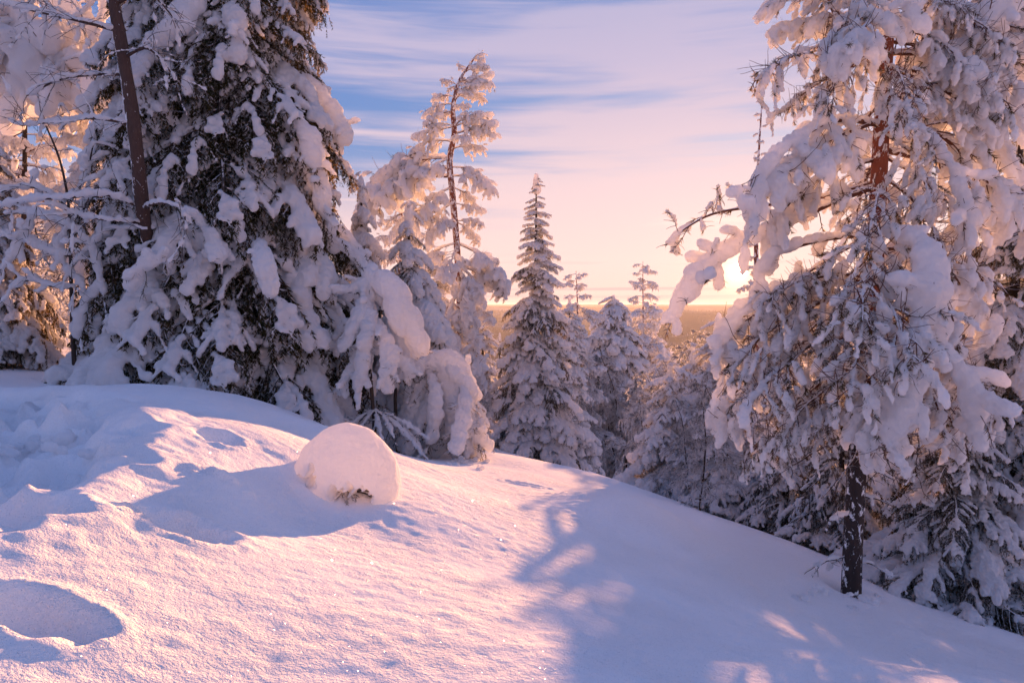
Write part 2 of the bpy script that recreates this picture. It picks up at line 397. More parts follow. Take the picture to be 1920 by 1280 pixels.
def ground(x, y):
    x = np.asarray(x, float); y = np.asarray(y, float)
    z = base_ground(x, y); r = np.hypot(x, y)
    near = 1 - sstep(14, 26, r)
    for c, a, b, h in HUMPS:
        z = z + near * h * np.exp(-((x - c[0]) / a) ** 2 - ((y - c[1]) / b) ** 2)
    z = z + near * ((fbm(x * .6 + 3, y * .6, 2, 3) - .5) * .10 + (fbm(x * 4 + y * 1.5, y * 6, 3, 8) - .5) * .012)
    fine = 1 - sstep(7, 13, r)
    z = z + fine * ((fbm(x * 13 + y * 4, y * 14 - x * 4, 3, 21) - .5) * .016)
    # trodden path on the left
    d = seg_dist(x, y, TRENCH); wob = (fbm(x * 3, y * 3, 3, 31) - .5) * .5
    ins = 1 - sstep(.34, .58, d + wob)
    lumps = fbm(x * 3.6, y * 3.6, 3, 41, .42)
    z = z - ins * (.62 - .84 * lumps) + .06 * np.exp(-((d + wob - .72) / .16) ** 2)
    for c, a, b, h, an in PITS:
        ux, uy = x - c[0], y - c[1]; u = ux * math.cos(an) + uy * math.sin(an); v = -ux * math.sin(an) + uy * math.cos(an)
        q = np.hypot(u / a, v / b) + (fbm(x * 8, y * 8, 4, 77, .6) - .5) * .62
        z = z - h * (1 - sstep(.35, 1.05, q)) + (.016 * np.exp(-((q - 1.2) / .2) ** 2) + (fbm(x * 22, y * 22, 3, 78) - .5) * .035 * np.exp(-((q - .9) / .5) ** 2)) * (np.hypot(u / a, v / b) < 3)
    pr = np.hypot(x - PINE[0], y - PINE[1]); z = z + .08 * np.exp(-(pr / .55) ** 2) - .20 * np.exp(-(pr / .20) ** 2)
    return z
def gz(x, y): return float(ground(np.array([x]), np.array([y]))[0])

def axis_pts(lo, hi, fine_lo, fine_hi, step, grow=1.09):
    a = list(np.arange(fine_lo, fine_hi, step)); s = step
    while a[-1] < hi: s *= grow; a.append(a[-1] + s)
    s = step; b = []; cur = fine_lo
    while cur > lo: s *= grow; cur -= s; b.append(cur)
    return np.array(b[::-1] + a)
def build_ground():
    xs = axis_pts(-14000, 14000, -4.2, 4.6, .026); ys = axis_pts(-300, 26000, 1.7, 9.5, .026, 1.075)
    X, Y = np.meshgrid(xs, ys); Z = ground(X, Y)
    n, k = X.shape
    i = np.arange(n - 1)[:, None] * k + np.arange(k - 1)[None]
    q = np.stack([i, i + 1, i + k + 1, i + k], -1).reshape(-1, 4)
    me = make_mesh('snow_ground', np.stack([X, Y, Z], -1).reshape(-1, 3), [q], [M['ground']])
    o = link('ground', me); o['kind'] = 'structure'; o['label'] = 'sloping hillside of fresh powder snow with footprints'
build_ground()

# ------------------------------------------------------------------ branch prototypes
def curve(p0, d0, L, n, rng, bend=(0, 0, 0), wob=.05):
    """polyline that starts along d0 and is bent along its length"""
    p = np.array(p0, float); d = np.array(d0, float); d /= np.linalg.norm(d); out = [p.copy()]; bend = np.array(bend, float)
    for k in range(n - 1):
        d = d + bend / (n - 1) + rng.normal(size=3) * wob; d /= np.linalg.norm(d); p = p + d * L / (n - 1); out.append(p.copy())
    return np.array(out)
def along(pts, n, rng, lo=0.0):
    pts = np.asarray(pts); t = rng.uniform(lo, 1, n) * (len(pts) - 1); i = np.minimum(t.astype(int), len(pts) - 2); f = (t - i)[:, None]
    return pts[i] * (1 - f) + pts[i + 1] * f, pts[i + 1] - pts[i]
def plen(p): return float(np.linalg.norm(np.diff(p, axis=0), axis=1).sum())

def needles_on(g, pts, rng, per_m, ln, wd, down=.0, lo=0.0, frost_shift=0.0):
    n = max(2, int(plen(pts) * per_m)); pos, tan = along(pts, n, rng, lo)
    tan = tan / (np.linalg.norm(tan, axis=1, keepdims=True) + 1e-9)
    rd = rng.normal(size=(n, 3)); rd -= tan * (rd * tan).sum(1, keepdims=True); rd /= np.linalg.norm(rd, axis=1, keepdims=True) + 1e-9
    d = tan * .7 + rd * .85 + np.array([0, 0, -down])
    g.blades(pos, d, rng.uniform(.6, 1.1, n) * ln, wd, rng, 1, np.clip(rng.random(n) + rd[:, 2] * .22 + frost_shift, 0, 1.5))

def spruce_branch(name, seed, L=1.6, droop=.8, snow=1.0, hang=1.0, voxel=.015, needle='needle', per_m=120):
    rng = np.random.default_rng(seed); g = Geo(); s = Snow()
    ax = curve((0, 0, 0), (1, 0, .12), L, 22, rng, (0, 0, -droop), .025)
    g.tube(ax, np.linspace(.020, .006, 22) * L / 1.6 + .003, 5, 0)
    needles_on(g, ax, rng, per_m * .8, .055, .013, .2, .1)
    k = int(L / .055)
    for i in range(k):
        t = .10 + .88 * i / (k - 1)
        f = t * 21; j = min(int(f), 20); p = ax[j] + (ax[j + 1] - ax[j]) * (f - j); tan = ax[j + 1] - ax[j]; tan /= np.linalg.norm(tan)
        side = (1 if i % 2 else -1)
        tl = L * (.40 * (1 - t) ** .75 * min(1, t * 4 + .3) + .07) * rng.uniform(.65, 1.15)
        sv = np.cross((0, 0, 1), tan) * side; sv /= np.linalg.norm(sv)
        tw = curve(p, tan * .75 + sv * rng.uniform(.7, 1.05) + np.array([0, 0, .05]), tl, 8, rng, (0, 0, -droop * rng.uniform(.6, 1.3)), .05)
        g.tube(tw, np.linspace(.007, .003, 8), 3, 0)
        needles_on(g, tw, rng, per_m, .05, .013, .25)
        nh = int(tl / .075)
        for h in range(nh):
            q = tw[rng.integers(1, 8)]
            hw = curve(q, (rng.normal() * .3 + tan[0] * .3, rng.normal() * .4, -.9), rng.uniform(.07, .20) * hang, 4, rng, (0, 0, -.5), .06)
            needles_on(g, hw, rng, per_m * 1.1, .042, .012, .2, 0, -.05)
        if rng.random() < .66 * snow:
            r = rng.uniform(.018, .048) * snow * (.75 + .5 * L / 1.6)
            lo = rng.integers(0, 3); s.chain(tw[lo:] + np.array([0, 0, r * .55]), np.linspace(r * .9, r * rng.uniform(.7, 1.35), 8 - lo), rng, .28, .65, .8)
    x = 0
    while x < 21:
        ln = rng.integers(3, 7)
        if rng.random() < .70 * min(1, snow):
            r = rng.uniform(.028, .062) * snow * (.75 + .5 * L / 1.6); seg = ax[x:x + ln + 1]
            if len(seg) > 1: s.chain(seg + np.array([0, 0, r * .6]), r, rng, .28, .55, .8)
        x += ln
    r = .05 * snow; s.chain(ax[-4:] + np.array([0, 0, r * .4]), np.linspace(r * .8, r * 1.2, 4), rng, .2, .5, .85)
    return dict(branch=g.mesh(name, [M['bark'], M[needle]]), snow=s.mesh(name + '_snow', voxel, 4), tip=ax[-1], L=L)

def pine_branch(name, seed, L=2.0, droop=.7, snow=1.0, voxel=.016, nsec=12, needle='pine_needle', twigs=1.0):
    rng = np.random.default_rng(seed); g = Geo(); s = Snow()
    ax = curve((0, 0, 0), (1, 0, .30), L, 20, rng, (0, 0, -droop), .045)
    g.tube(ax, np.linspace(.030, .007, 20) * L / 2, 6, 0)
    def tuft(pts, fat=1.0):
        needles_on(g, pts, rng, 300, .075, .009, .05, .35, -.05)
        if rng.random() < .93 * min(1, snow + .1):
            n = len(pts); r = rng.uniform(.032, .068) * snow * fat
            dn = curve(pts[n // 3], pts[-1] - pts[n // 3], plen(pts[n // 3:]) + rng.uniform(.02, .20), 7, rng, (0, 0, -rng.uniform(.3, 1.9)), .04)
            s.chain(dn + np.array([0, 0, r * .45]), r * np.array([.75, .95, 1.05, 1.1, 1.05, .95, .72]), rng, .16, .5, .9)
    for i in range(nsec):
        t = .22 + .78 * i / (nsec - 1); f = t * 19; j = min(int(f), 18); p = ax[j]; tan = ax[j + 1] - ax[j]; tan /= np.linalg.norm(tan)
        side = 1 if i % 2 else -1; sv = np.cross((0, 0, 1), tan) * side
        sl = L * (.34 * (1 - t) + .11) * rng.uniform(.7, 1.25)
        sb = curve(p, tan * .8 + sv * rng.uniform(.4, 1.0) + np.array([0, 0, rng.uniform(-.25, .35)]), sl, 9, rng, (0, 0, -droop * rng.uniform(.6, 1.5)), .07)
        g.tube(sb, np.linspace(.011, .004, 9), 4, 0); tuft(sb[-5:], 1.1)
        r = rng.uniform(.014, .026) * snow
        if rng.random() < .75: s.chain(sb[:6] + np.array([0, 0, r * .7]), r, rng, .3, .6, .8)
        for h in range(rng.integers(1, 4)):
            q = rng.integers(2, 8); tt = sb[q] - sb[q - 1]; tt = tt / np.linalg.norm(tt)
            tw = curve(sb[q], tt + rng.normal(size=3) * .65 + np.array([0, 0, -.1]), rng.uniform(.12, .34), 7, rng, (0, 0, -rng.uniform(.1, 1.2)), .09)
            g.tube(tw, np.linspace(.006, .003, 7), 3, 0); tuft(tw[-5:], .9)
        for h in range(int(rng.integers(1, 4) * twigs)):       # bare twigs
            q = rng.integers(0, 8)
            tw = curve(sb[q], rng.normal(size=3) + np.array([0, 0, .1]), rng.uniform(.12, .40), 7, rng, (0, 0, rng.uniform(-.6, .9)), .12)
            g.tube(tw, np.linspace(.0055, .0025, 7), 3, 0)
    for i in range(int(7 * twigs)):
        q = rng.integers(1, 18); tw = curve(ax[q], rng.normal(size=3), rng.uniform(.15, .5), 7, rng, (0, 0, rng.uniform(-.6, .8)), .12)
        g.tube(tw, np.linspace(.006, .0025, 7), 3, 0)
    x = 1
    while x < 18:
        ln = rng.integers(3, 8); r = rng.uniform(.022, .042) * snow; seg = ax[x:x + ln + 1]
        if rng.random() < .85 and len(seg) > 1: s.chain(seg + np.array([0, 0, r * .75]), r, rng, .25, .5, .8)
        x += ln
    tuft(ax[-5:], 1.25)
    return dict(branch=g.mesh(name, [M['pine_branch'], M[needle]]), snow=s.mesh(name + '_snow', voxel, 4), tip=ax[-1], L=L)

SPR = [spruce_branch('spruce_branch', 10 + k, 1.6, (.75, 1.0, 1.25, .6, .9, 1.1)[k], 1.0 + .1 * (k % 3), 1.1) for k in range(6)]       # snowy
SPL = [spruce_branch('spruce_branch', 30 + k, 1.6, (.8, 1.1, .6, 1.3)[k], .62, 1.35) for k in range(4)]                                   # little snow
SPH = [spruce_branch('spruce_branch', 50 + k, 1.0, (.8, 1.2, 1.5, 1.0)[k], 1.75, .8) for k in range(4)]                                    # heavy
SPF = [spruce_branch('spruce_branch', 70 + k, 1.2, (.5, .8, 1.0, .7)[k], 1.30, .9, .02, 'needle_frost', 90) for k in range(4)]              # farther, frosted
PIN = [pine_branch('pine_branch', 90 + k, 2.0, (.5, .8, 1.2, .9, 1.5, .65)[k], 1.0 + .14 * (k % 3), twigs=1.8) for k in range(6)]
PIT = [pine_branch('pine_branch', 130 + k, 2.0, (.5, .9, 1.2, .7, 1.0)[k], .66, .014, 15, 'pine_needle', 2.6) for k in range(5)]
PIF = [pine_branch('pine_branch', 110 + k, 1.5, (.2, .6, .9, .4)[k], 1.15, .022, 17, 'needle_frost', .6) for k in range(4)]

def place(proto, parent, base, attach, tip, rng, roll=.15, min_scale=.05, snow=True):
    """copy a branch and its snow under its tree so that it runs from attach to tip"""
    attach = np.asarray(attach, float); v = np.asarray(tip, float) - attach; tp = proto['tip']
    sc = np.linalg.norm(v) / np.linalg.norm(tp)
    yaw = math.atan2(v[1], v[0]) - math.atan2(tp[1], tp[0])
    pitch = math.atan2(v[2], math.hypot(v[0], v[1])) - math.atan2(tp[2], math.hypot(tp[0], tp[1]))
    my = -1 if rng.random() < .5 else 1
    if my < 0: yaw = math.atan2(v[1], v[0]) + math.atan2(tp[1], tp[0])
    m = Matrix.Translation(Vector(tuple(attach - base))) @ Matrix.Rotation(yaw, 4, 'Z') @ Matrix.Rotation(-pitch, 4, 'Y') @ Matrix.Rotation(rng.uniform(-roll, roll), 4, 'X') @ Matrix.Diagonal((sc, sc * my, sc, 1))
    b = link('branch', proto['branch'], parent); b.matrix_local = m
    if snow: link('snow', proto['snow'], b)
    return b

def trunk_mesh(name, pts, rad, m, base, sides=9):
    g = Geo(); g.tube(np.asarray(pts) - base, rad, sides, 0); return g.mesh(name, [m])

# ------------------------------------------------------------------ whole trees
def spruce(name, label, group, base, H, R0, seed, protos, whorl=.24, per=8, lean=(0, 0), z_lo=.03, z_hi=1.0, droop0=-.55, droop1=.05, protos_fn=None, prof=.85, skirt=None, taper_pts=1.0, cap=True, cull=None):
    rng = np.random.default_rng(seed); base = np.asarray(base, float)
    e = empty(name, base, label, 'spruce', group)
    n = 12; tt = np.linspace(0, 1, n); pts = base + np.stack([lean[0] * tt ** 1.5, lean[1] * tt ** 1.5, H * tt - .25 * (1 - tt)], -1)
    part('trunk', trunk_mesh('trunk', pts, np.linspace(.016 * H + .03, .012, n), M['bark'], base), e)
    z = z_lo * H; cnt = 0
    while z < H * z_hi * .985:
        t = z / H; Rz = R0 * ((1 - t) ** prof) * (1.0 if t > .08 else .88 + t * 1.5) + .07
        k = max(4, int(round(per * (.55 + .45 * (1 - t)))))
        a0 = rng.uniform(0, 6.28)
        for i in range(k):
            a = a0 + 6.28 * i / k + rng.normal() * .22; r = Rz * rng.uniform(.74, 1.12)
            zz = z + rng.normal() * whorl * .55; tz = min(max(zz / H, 0), .995)
            at = base + np.array([lean[0] * tz ** 1.5, lean[1] * tz ** 1.5, zz])
            dr = droop0 + (droop1 - droop0) * t + rng.normal() * .08
            tip = at + np.array([math.cos(a) * r, math.sin(a) * r, r * dr])
            g = float(base_ground(np.array([tip[0]]), np.array([tip[1]]))[0]) + .05 if t < .3 else -1e9
            if tip[2] < g: tip[2] = g
            if cull is not None and cull(at, tip, a): continue
            ps = protos_fn(a, t, rng) if protos_fn else protos
            place(ps[rng.integers(len(ps))], e, base, at, tip, rng); cnt += 1
        z += whorl * (.55 + .45 * (1 - t)) * rng.uniform(.8, 1.2)
    if cap:
        top = base + np.array([lean[0], lean[1], H]); s = Snow()
        s.chain([top - base - np.array([0, 0, .35 * min(1, R0)]), top - base + np.array([0, 0, .05])], np.array([.10, .05]) * min(1.2, R0 * .8), rng, .2, .5, 1.0)
        part('snow_cap', s.mesh('snow_cap', .02, 4), e)
    return e

UP = np.array([0, 0, 1.0])
def on_ground(px, D, f=ground):
    x = (px - 960) / F * D; return np.array([x, D, gz(x, D)])

# --- the great spruce on the left
A0 = on_ground(428, 11.6)
def a_fn(a, t, rng):
    ca = math.cos(a)                       # snow drifted against the left side
    if ca > .30: return SPL if rng.random() < .75 else SPR
    return SPR if rng.random() < .55 else SPL
AE = spruce('spruce_tree', 'huge broad spruce with drooping snowy branches rising behind the leaning brown trunk', None, A0, 13.8, 2.5, 1, SPR, .30, 13, (0, 0), .02, .74, -.95, -.35, a_fn, .62, cap=False)

def interp(pts, n=24):
    """smooth line through a few points"""
    pts = np.asarray(pts, float); k = len(pts); t = np.linspace(0, k - 1, n); out = []
    for x in t:
        i = min(int(x), k - 2); f = x - i
        p0, p1, p2, p3 = pts[max(i - 1, 0)], pts[i], pts[i + 1], pts[min(i + 2, k - 1)]
        out.append(.5 * (2 * p1 + (p2 - p0) * f + (2 * p0 - 5 * p1 + 4 * p2 - p3) * f * f + (3 * p1 - p0 - 3 * p2 + p3) * f ** 3))
    return np.array(out)
def limb(e, base, pts, r0, r1, rng, wood='twig', snow_r=None, twigs=0, twig_len=.4, needles=0, side_snow=0, voxel=.02, name='branch', needle='pine_needle', seg=.8, gap=.1):
    """one hand-shaped bough: wood, bare twigs, needles; its snow is a sub-part"""
    ln = interp(pts, 24) - base; g = Geo(); s = Snow(); any_s = False
    g.tube(ln, np.linspace(r0, r1, 24), 7, 0)
    for k in range(twigs):
        q = rng.integers(3, 24); tan = ln[q] - ln[q - 1]; tan /= np.linalg.norm(tan)
        tw = curve(ln[q], tan * .8 + rng.normal(size=3) * .7, twig_len * rng.uniform(.4, 1.2), 8, rng, (0, 0, rng.uniform(-1.2, .3)), .10)
        g.tube(tw, np.linspace(max(r1 * .7, .005), .0028, 8), 3, 0)
        for j in range(2):
            q2 = rng.integers(2, 7); t2 = curve(tw[q2], rng.normal(size=3) + (tw[q2] - tw[q2 - 1]) * 6, twig_len * .4, 5, rng, (0, 0, -.4), .1)
            g.tube(t2, np.linspace(.004, .0022, 5), 3, 0)
        if needles: needles_on(g, tw[3:], rng, needles, .065, .010, .05)
        if side_snow and rng.random() < .8:
            r = side_snow * rng.uniform(.55, 1.2); s.chain(tw + np.array([0, 0, r * .6]), np.linspace(r * .7, r * 1.1, 8), rng, .22, .5, .85); any_s = True
    if snow_r is not None:
        sr = np.interp(np.linspace(0, 1, 24), np.linspace(0, 1, len(snow_r)), snow_r); q = 0
        while q < 23:
            n = rng.integers(4, 9)
            seg_ = ln[q:q + n + 1]
            if len(seg_) > 1 and sr[q] > .005 and rng.random() > gap:
                s.chain(seg_ + np.stack([np.zeros(len(seg_))] * 2 + [sr[q:q + n + 1] * .6], -1), sr[q:q + n + 1], rng, .36, .48, .85); any_s = True
            q += n
    b = link(name, g.mesh('bough', [M[wood], M[needle]]), e)
    if any_s: link('snow', s.mesh('bough_snow', voxel, 4), b)
    return b
def PP(l, D): return [P(a[0], a[1], D + (a[2] if len(a) > 2 else 0)) for a in l]

# ------------------------------------------------------------------ thick slabs down the right edge of the great spruce
def slabs():
    rng = np.random.default_rng(3)
    for pts, sr in (([(480,120,.3),(560,150,.1),(600,185,0),(625,225,0),(645,270,0)], [.03,.08,.13,.16,.13]), ([(470,180,-.6),(540,225,-1.0),(575,265,-1.1),(590,320,-1.1)], [.04,.10,.14,.12]),
                    ([(480,260,-.4),(560,310,-.8),(597,345,-.9),(605,405,-.9)], [.03,.10,.16,.15]), ([(400,0,-.9),(360,20,-1.4),(330,60,-1.6),(300,85,-1.6)], [.08,.16,.18,.14]), ([(430,-20,-.9),(440,40,-1.4),(445,110,-1.5)], [.08,.14,.11]),
                    ([(470,430,-1),(490,480,-1.9),(500,520,-2.1),(505,560,-2.1)], [.04,.10,.13,.10]), ([(380,400,-1),(395,440,-1.9),(405,480,-2.1)], [.04,.12,.13]), ([(300,240,-.6),(290,250,-1.2),(275,290,-1.4)], [.06,.12,.10]),
                    ([(470,380,.1),(600,440,-.2),(660,480,-.3),(690,520,-.3)], [.03,.08,.10,.08]), ([(330,470,-1.4),(300,490,-2.2),(275,505,-2.35),(245,540,-2.3)], [.06,.09,.11,.09])):
        limb(AE, A0, PP(pts, 11.6), .02, .008, rng, 'bark', sr, 10, .35, 160, .06, needle='needle', gap=0)
slabs()
# ------------------------------------------------------------------ the big pine on the right
N0 = PINE.copy(); N0[2] = gz(N0[0], N0[1])
TRK = [(1595, 1140), (1600, 1000), (1613, 780), (1638, 500), (1655, 200), (1668, 0), (1690, -320)]
def trk(py):
    ys = [t[1] for t in TRK][::-1]; xs = [t[0] for t in TRK][::-1]; return P(np.interp(py, ys, xs), py, 7.0)
def big_pine():
    rng = np.random.default_rng(7)
    e = empty('pine_tree', N0, 'big pine with dark trunk reddening upward, its crown heavy with snow clumps', 'pine')
    tp = interp([P(a, b, 7.0) for a, b in TRK], 40)
    r = np.interp(np.linspace(0, 1, 40), [0, .1, .5, .8, 1], [.105, .098, .088, .062, .035])
    g = Geo(); g.tube(tp - N0, r, 14, 0); part('trunk', g.mesh('trunk', [M['pine_bark']]), e)
    L = [  # row on the trunk, tip column, tip row, tip depth offset
      (70,1418,150,-.2),(30,1450,60,.3),(110,1462,215,.1),(150,1500,300,-.3),(40,1520,120,-.5),(90,1560,200,-.7),
      (225,1425,350,-.5),(235,1480,330,.4),(250,1535,370,-.9),(300,1440,430,-.2),(340,1560,470,-1.0),
      (440,1420,610,.2),(520,1345,640,-.1),(560,1360,700,-.4),(600,1400,760,-.7),(620,1350,790,.1),(680,1420,840,-.3),(700,1480,830,-.7),
      (480,1480,600,-.9),(560,1500,700,-1.1),(640,1540,790,-.9),(520,1440,560,-.6),(660,1460,860,.4),(720,1530,850,-.4),(700,1390,860,.5),
      (60,1790,110,-.3),(20,1850,40,.1),(100,1895,165,.2),(160,1815,230,-.2),(190,1760,300,-.5),(40,1740,120,-.7),(130,1700,230,-.9),(0,1905,90,-.3),
      (250,1750,390,-.6),(290,1810,420,.1),(330,1790,520,-.6),(380,1850,600,.0),(420,1800,660,-.7),(470,1880,540,.3),(500,1830,740,-.3),
      (560,1850,780,.2),(600,1770,820,-.7),(650,1820,860,.1),(690,1720,880,-.4),(400,1700,560,-1.2),(450,1620,600,-1.4),(520,1660,690,-1.5),
      (560,1590,740,-1.3),(620,1650,820,-1.2),(680,1600,860,-.9),(350,1640,480,-1.1),(280,1600,400,-1.0),
      (-40,1560,60,.3),(-80,1620,40,-.6),(-60,1760,20,-.4),(-140,1800,-30,.1),(-150,1550,-60,.2),
      (300,1600,420,1.3),(480,1560,640,1.4),(600,1700,760,1.4),(400,1760,520,1.3),(550,1450,700,1.1),(200,1580,300,1.0),(100,1740,180,1.1)]
    L += [(60,1925,60,.6),(100,1930,130,.9),(150,1915,230,.7),(20,1880,20,1.0),(190,1870,300,.9),(240,1860,360,.7),(280,1900,420,1.0),(40,1440,10,.2),(-20,1470,-30,-.2),(60,1500,70,.4),(20,1590,90,-.9),(80,1890,220,-.2),(60,1830,170,-.5),(130,1860,260,.3),(-60,1880,-20,.2),(10,1810,20,-.6)]
    for row, tx, ty, dd in L:
        rim = abs(tx - 1640) > 150 and ty < 700 or ty < 200
        a = trk(row); t = P(tx, ty, 7.0 + dd); ps = PIN if rng.random() < (.62 if rim else .30) else PIT
        if abs(tx - 1640) < 170 and (300 < ty < 900 and rng.random() < .25 or ty < 420 and rng.random() < .45): continue
        place(ps[rng.integers(len(ps))], e, N0, a, t, rng, .25)
    # hand-shaped boughs
    limb(e, N0, PP([(1655,165),(1615,100),(1570,30),(1530,-60),(1500,-150)], 7.0), .040, .02, rng, 'red_bark', [.0, .03, .03, .03], 6, .4, 0, .05)
    limb(e, N0, PP([(1640,350),(1560,380),(1470,425,-.1),(1385,462,-.15),(1310,525,-.2),(1262,600,-.2)], 7.0), .034, .010, rng, 'pine_branch', [.03, .04, .05, .050, .09, .11, .08], 22, .32, 160, .07, gap=0)
    limb(e, N0, PP([(1645,340),(1540,370),(1430,385),(1340,400),(1290,425),(1266,445)], 7.1), .024, .006, rng, 'pine_branch', [.03, .03, .0, .0, .02, .03], 22, .30, 200, .03)
    limb(e, N0, PP([(1650,235),(1570,225,-.3),(1490,265,-.5),(1430,330,-.6),(1405,420,-.6)], 7.0), .030, .010, rng, 'pine_branch', [.03, .04, .05, .07, .08], 18, .4, 60, .055, gap=0)
    limb(e, N0, PP([(1650,215),(1715,235,-.3),(1770,290,-.5),(1805,370,-.6),(1815,450,-.6)], 7.0), .030, .010, rng, 'pine_branch', [.03, .04, .05, .06, .07], 16, .4, 80, .05, gap=0)
    limb(e, N0, PP([(1636,430),(1690,440,-.6),(1735,480,-1.0),(1748,550,-1.2),(1738,620,-1.2)], 7.0), .030, .012, rng, 'pine_branch', [.04, .07, .10, .12, .10], 14, .35, 80, .075, gap=0)
    limb(e, N0, PP([(1620,600),(1680,640,-.6),(1715,690,-1.0),(1700,760,-1.2),(1665,830,-1.2)], 7.0), .026, .012, rng, 'pine_branch', [.04, .07, .10, .12, .11], 12, .4, 60, .07, gap=0)
    limb(e, N0, PP([(1620,620),(1700,650,-.5),(1770,680,-.7),(1815,730,-.8),(1830,790,-.8)], 7.0), .026, .012, rng, 'pine_branch', [.04, .06, .09, .11, .09], 12, .4, 60, .07, gap=0)
    limb(e, N0, PP([(1655,190),(1730,150),(1800,95),(1860,40),(1900,10)], 6.9), .03, .012, rng, 'pine_branch', [.03, .05, .08, .12, .13], 12, .4, 60, .07, gap=0)
    limb(e, N0, PP([(1636,440),(1540,450,-.2),(1455,478,-.3),(1424,510,-.3),(1418,565,-.3)], 7.0), .024, .008, rng, 'pine_branch', [.03, .045, .055, .06, .06], 9, .22, 120, .045, gap=0)
    limb(e, N0, PP([(1630,520),(1530,530,-.1),(1450,555,-.2),(1390,590,-.2),(1345,650,-.2)], 7.0), .024, .008, rng, 'pine_branch', [.03, .05, .07, .09, .08], 14, .28, 120, .055, gap=0)
    for k in range(26):      # dead lower twigs
        row = rng.uniform(640, 860); a = trk(row); ang = rng.uniform(0, 6.28); ln = rng.uniform(.4, 1.2)
        c = curve(a, (math.cos(ang), math.sin(ang), rng.uniform(-.5, .2)), ln, 6, rng, (0, 0, -.4), .08)
        limb(e, N0, c, .010, .003, rng, 'twig', None, 7, .35)
    for row, side in ((930, 1), (1040, -1), (1050, 1), (960, -1), (880, 1)):
        a = trk(row); c = curve(a, (side, -.2, .1), .35, 6, rng, (0, 0, -.3), .08); limb(e, N0, c, .012, .004, rng, 'twig', [.03, .03, .02], 4, .2, 0, .02)
    return e
big_pine()

def top_h(px, top, D):
    b = on_ground(px, D); return b, P(px, top, D)[2] - b[2]

# ------------------------------------------------------------------ frosted birches (prototypes)
def birch_proto(seed, H=6.0, spread=1.0, twr=.009, arch=.8):
    rng = np.random.default_rng(seed); tr = Geo(); cr = Geo()
    t = curve((0, 0, -.3), (rng.normal() * .05, rng.normal() * .05, 1), H + .3, 14, rng, (rng.normal() * .3, rng.normal() * .3, 0), .05)
    tr.tube(t, np.linspace(.055, .010, 14) * H / 6, 7, 0)
    nl = 38
    for i in range(nl):
        f = .16 + .84 * i / (nl - 1); x = f * 13; j = min(int(x), 12); p = t[j] + (t[j + 1] - t[j]) * (x - j); a = i * 2.4 + rng.normal() * .4
        l = H * spread * (.26 * (1 - f) + .07) * rng.uniform(.7, 1.2)
        lb = curve(p, (math.cos(a), math.sin(a), rng.uniform(.3, 1.0)), l, 9, rng, (0, 0, -arch * rng.uniform(.5, 1.6)), .09)
        cr.tube(lb, np.linspace(.018, twr, 9), 4, 0)
        for k in range(8):
            q = rng.integers(2, 9); tt = lb[q] - lb[q - 1]; tt /= np.linalg.norm(tt)
            b2 = curve(lb[q], tt + rng.normal(size=3) * .7, l * rng.uniform(.25, .55), 6, rng, (0, 0, -arch * rng.uniform(.4, 1.8)), .12)
            cr.tube(b2, np.linspace(twr * 1.2, twr * .8, 6), 3, 0)
            for m in range(5):
                q2 = rng.integers(1, 6); t2 = b2[q2] - b2[q2 - 1]; t2 /= np.linalg.norm(t2)
                b3 = curve(b2[q2], t2 + rng.normal(size=3) * .8, l * rng.uniform(.10, .26), 4, rng, (0, 0, -arch * 1.2), .14)
                cr.tube(b3, np.linspace(twr, twr * .7, 4), 3, 0)
    return dict(trunk=tr.mesh('birch_trunk', [M['bark']]), crown=cr.mesh('birch_crown', [M['frost_twig']]), H=H)
BIR = [birch_proto(200 + k, 6.0, (1.0, .8, 1.2)[k], (.018, .017, .019)[k], (.9, .5, 1.3)[k]) for k in range(3)]
def birch(px, top, D, label, group, rng, k=None, dx=0):
    b, h = top_h(px, top, D); p = BIR[rng.integers(3) if k is None else k]; sc = h / p['H']
    e = empty('birch_tree', b, label, 'birch', group); e.rotation_euler = (0, 0, rng.uniform(0, 6.28)); e.scale = (sc, sc, sc)
    link('trunk', p['trunk'], e); link('crown', p['crown'], e); return e

def frost_pine(px, top, D, label, group, seed, crown=.55, spread=.16, nb=26, bark='red_bark', kind=None, lean=0.0):
    """slender pine: bare stem below, frosted boughs above"""
    rng = np.random.default_rng(seed); b, H = top_h(px, top, D); kind = kind or PIF
    e = empty('pine_tree', b, label, 'pine', group)
    tt = np.linspace(0, 1, 14); pts = b + np.stack([lean * tt + np.sin(tt * 5 + seed) * .012 * H, np.zeros(14), H * tt - .3 * (1 - tt)], -1)
    part('trunk', trunk_mesh('trunk', pts, np.linspace(.011 * H + .02, .012, 14), M[bark], b), e)
    for i in range(nb):
        f = 1 - crown + crown * (i + rng.uniform(0, .6)) / nb; f = min(f, .985); a = i * 2.4 + rng.normal() * .3; l = H * spread * (1.15 - .85 * (f - 1 + crown) / crown) * rng.uniform(.6, 1.2)
        at = np.array([np.interp(f, tt, pts[:, k]) for k in range(3)])
        place(kind[rng.integers(len(kind))], e, b, at, at + np.array([math.cos(a) * l, math.sin(a) * l, l * rng.uniform(-.45, .35)]), rng, .3)
    return e

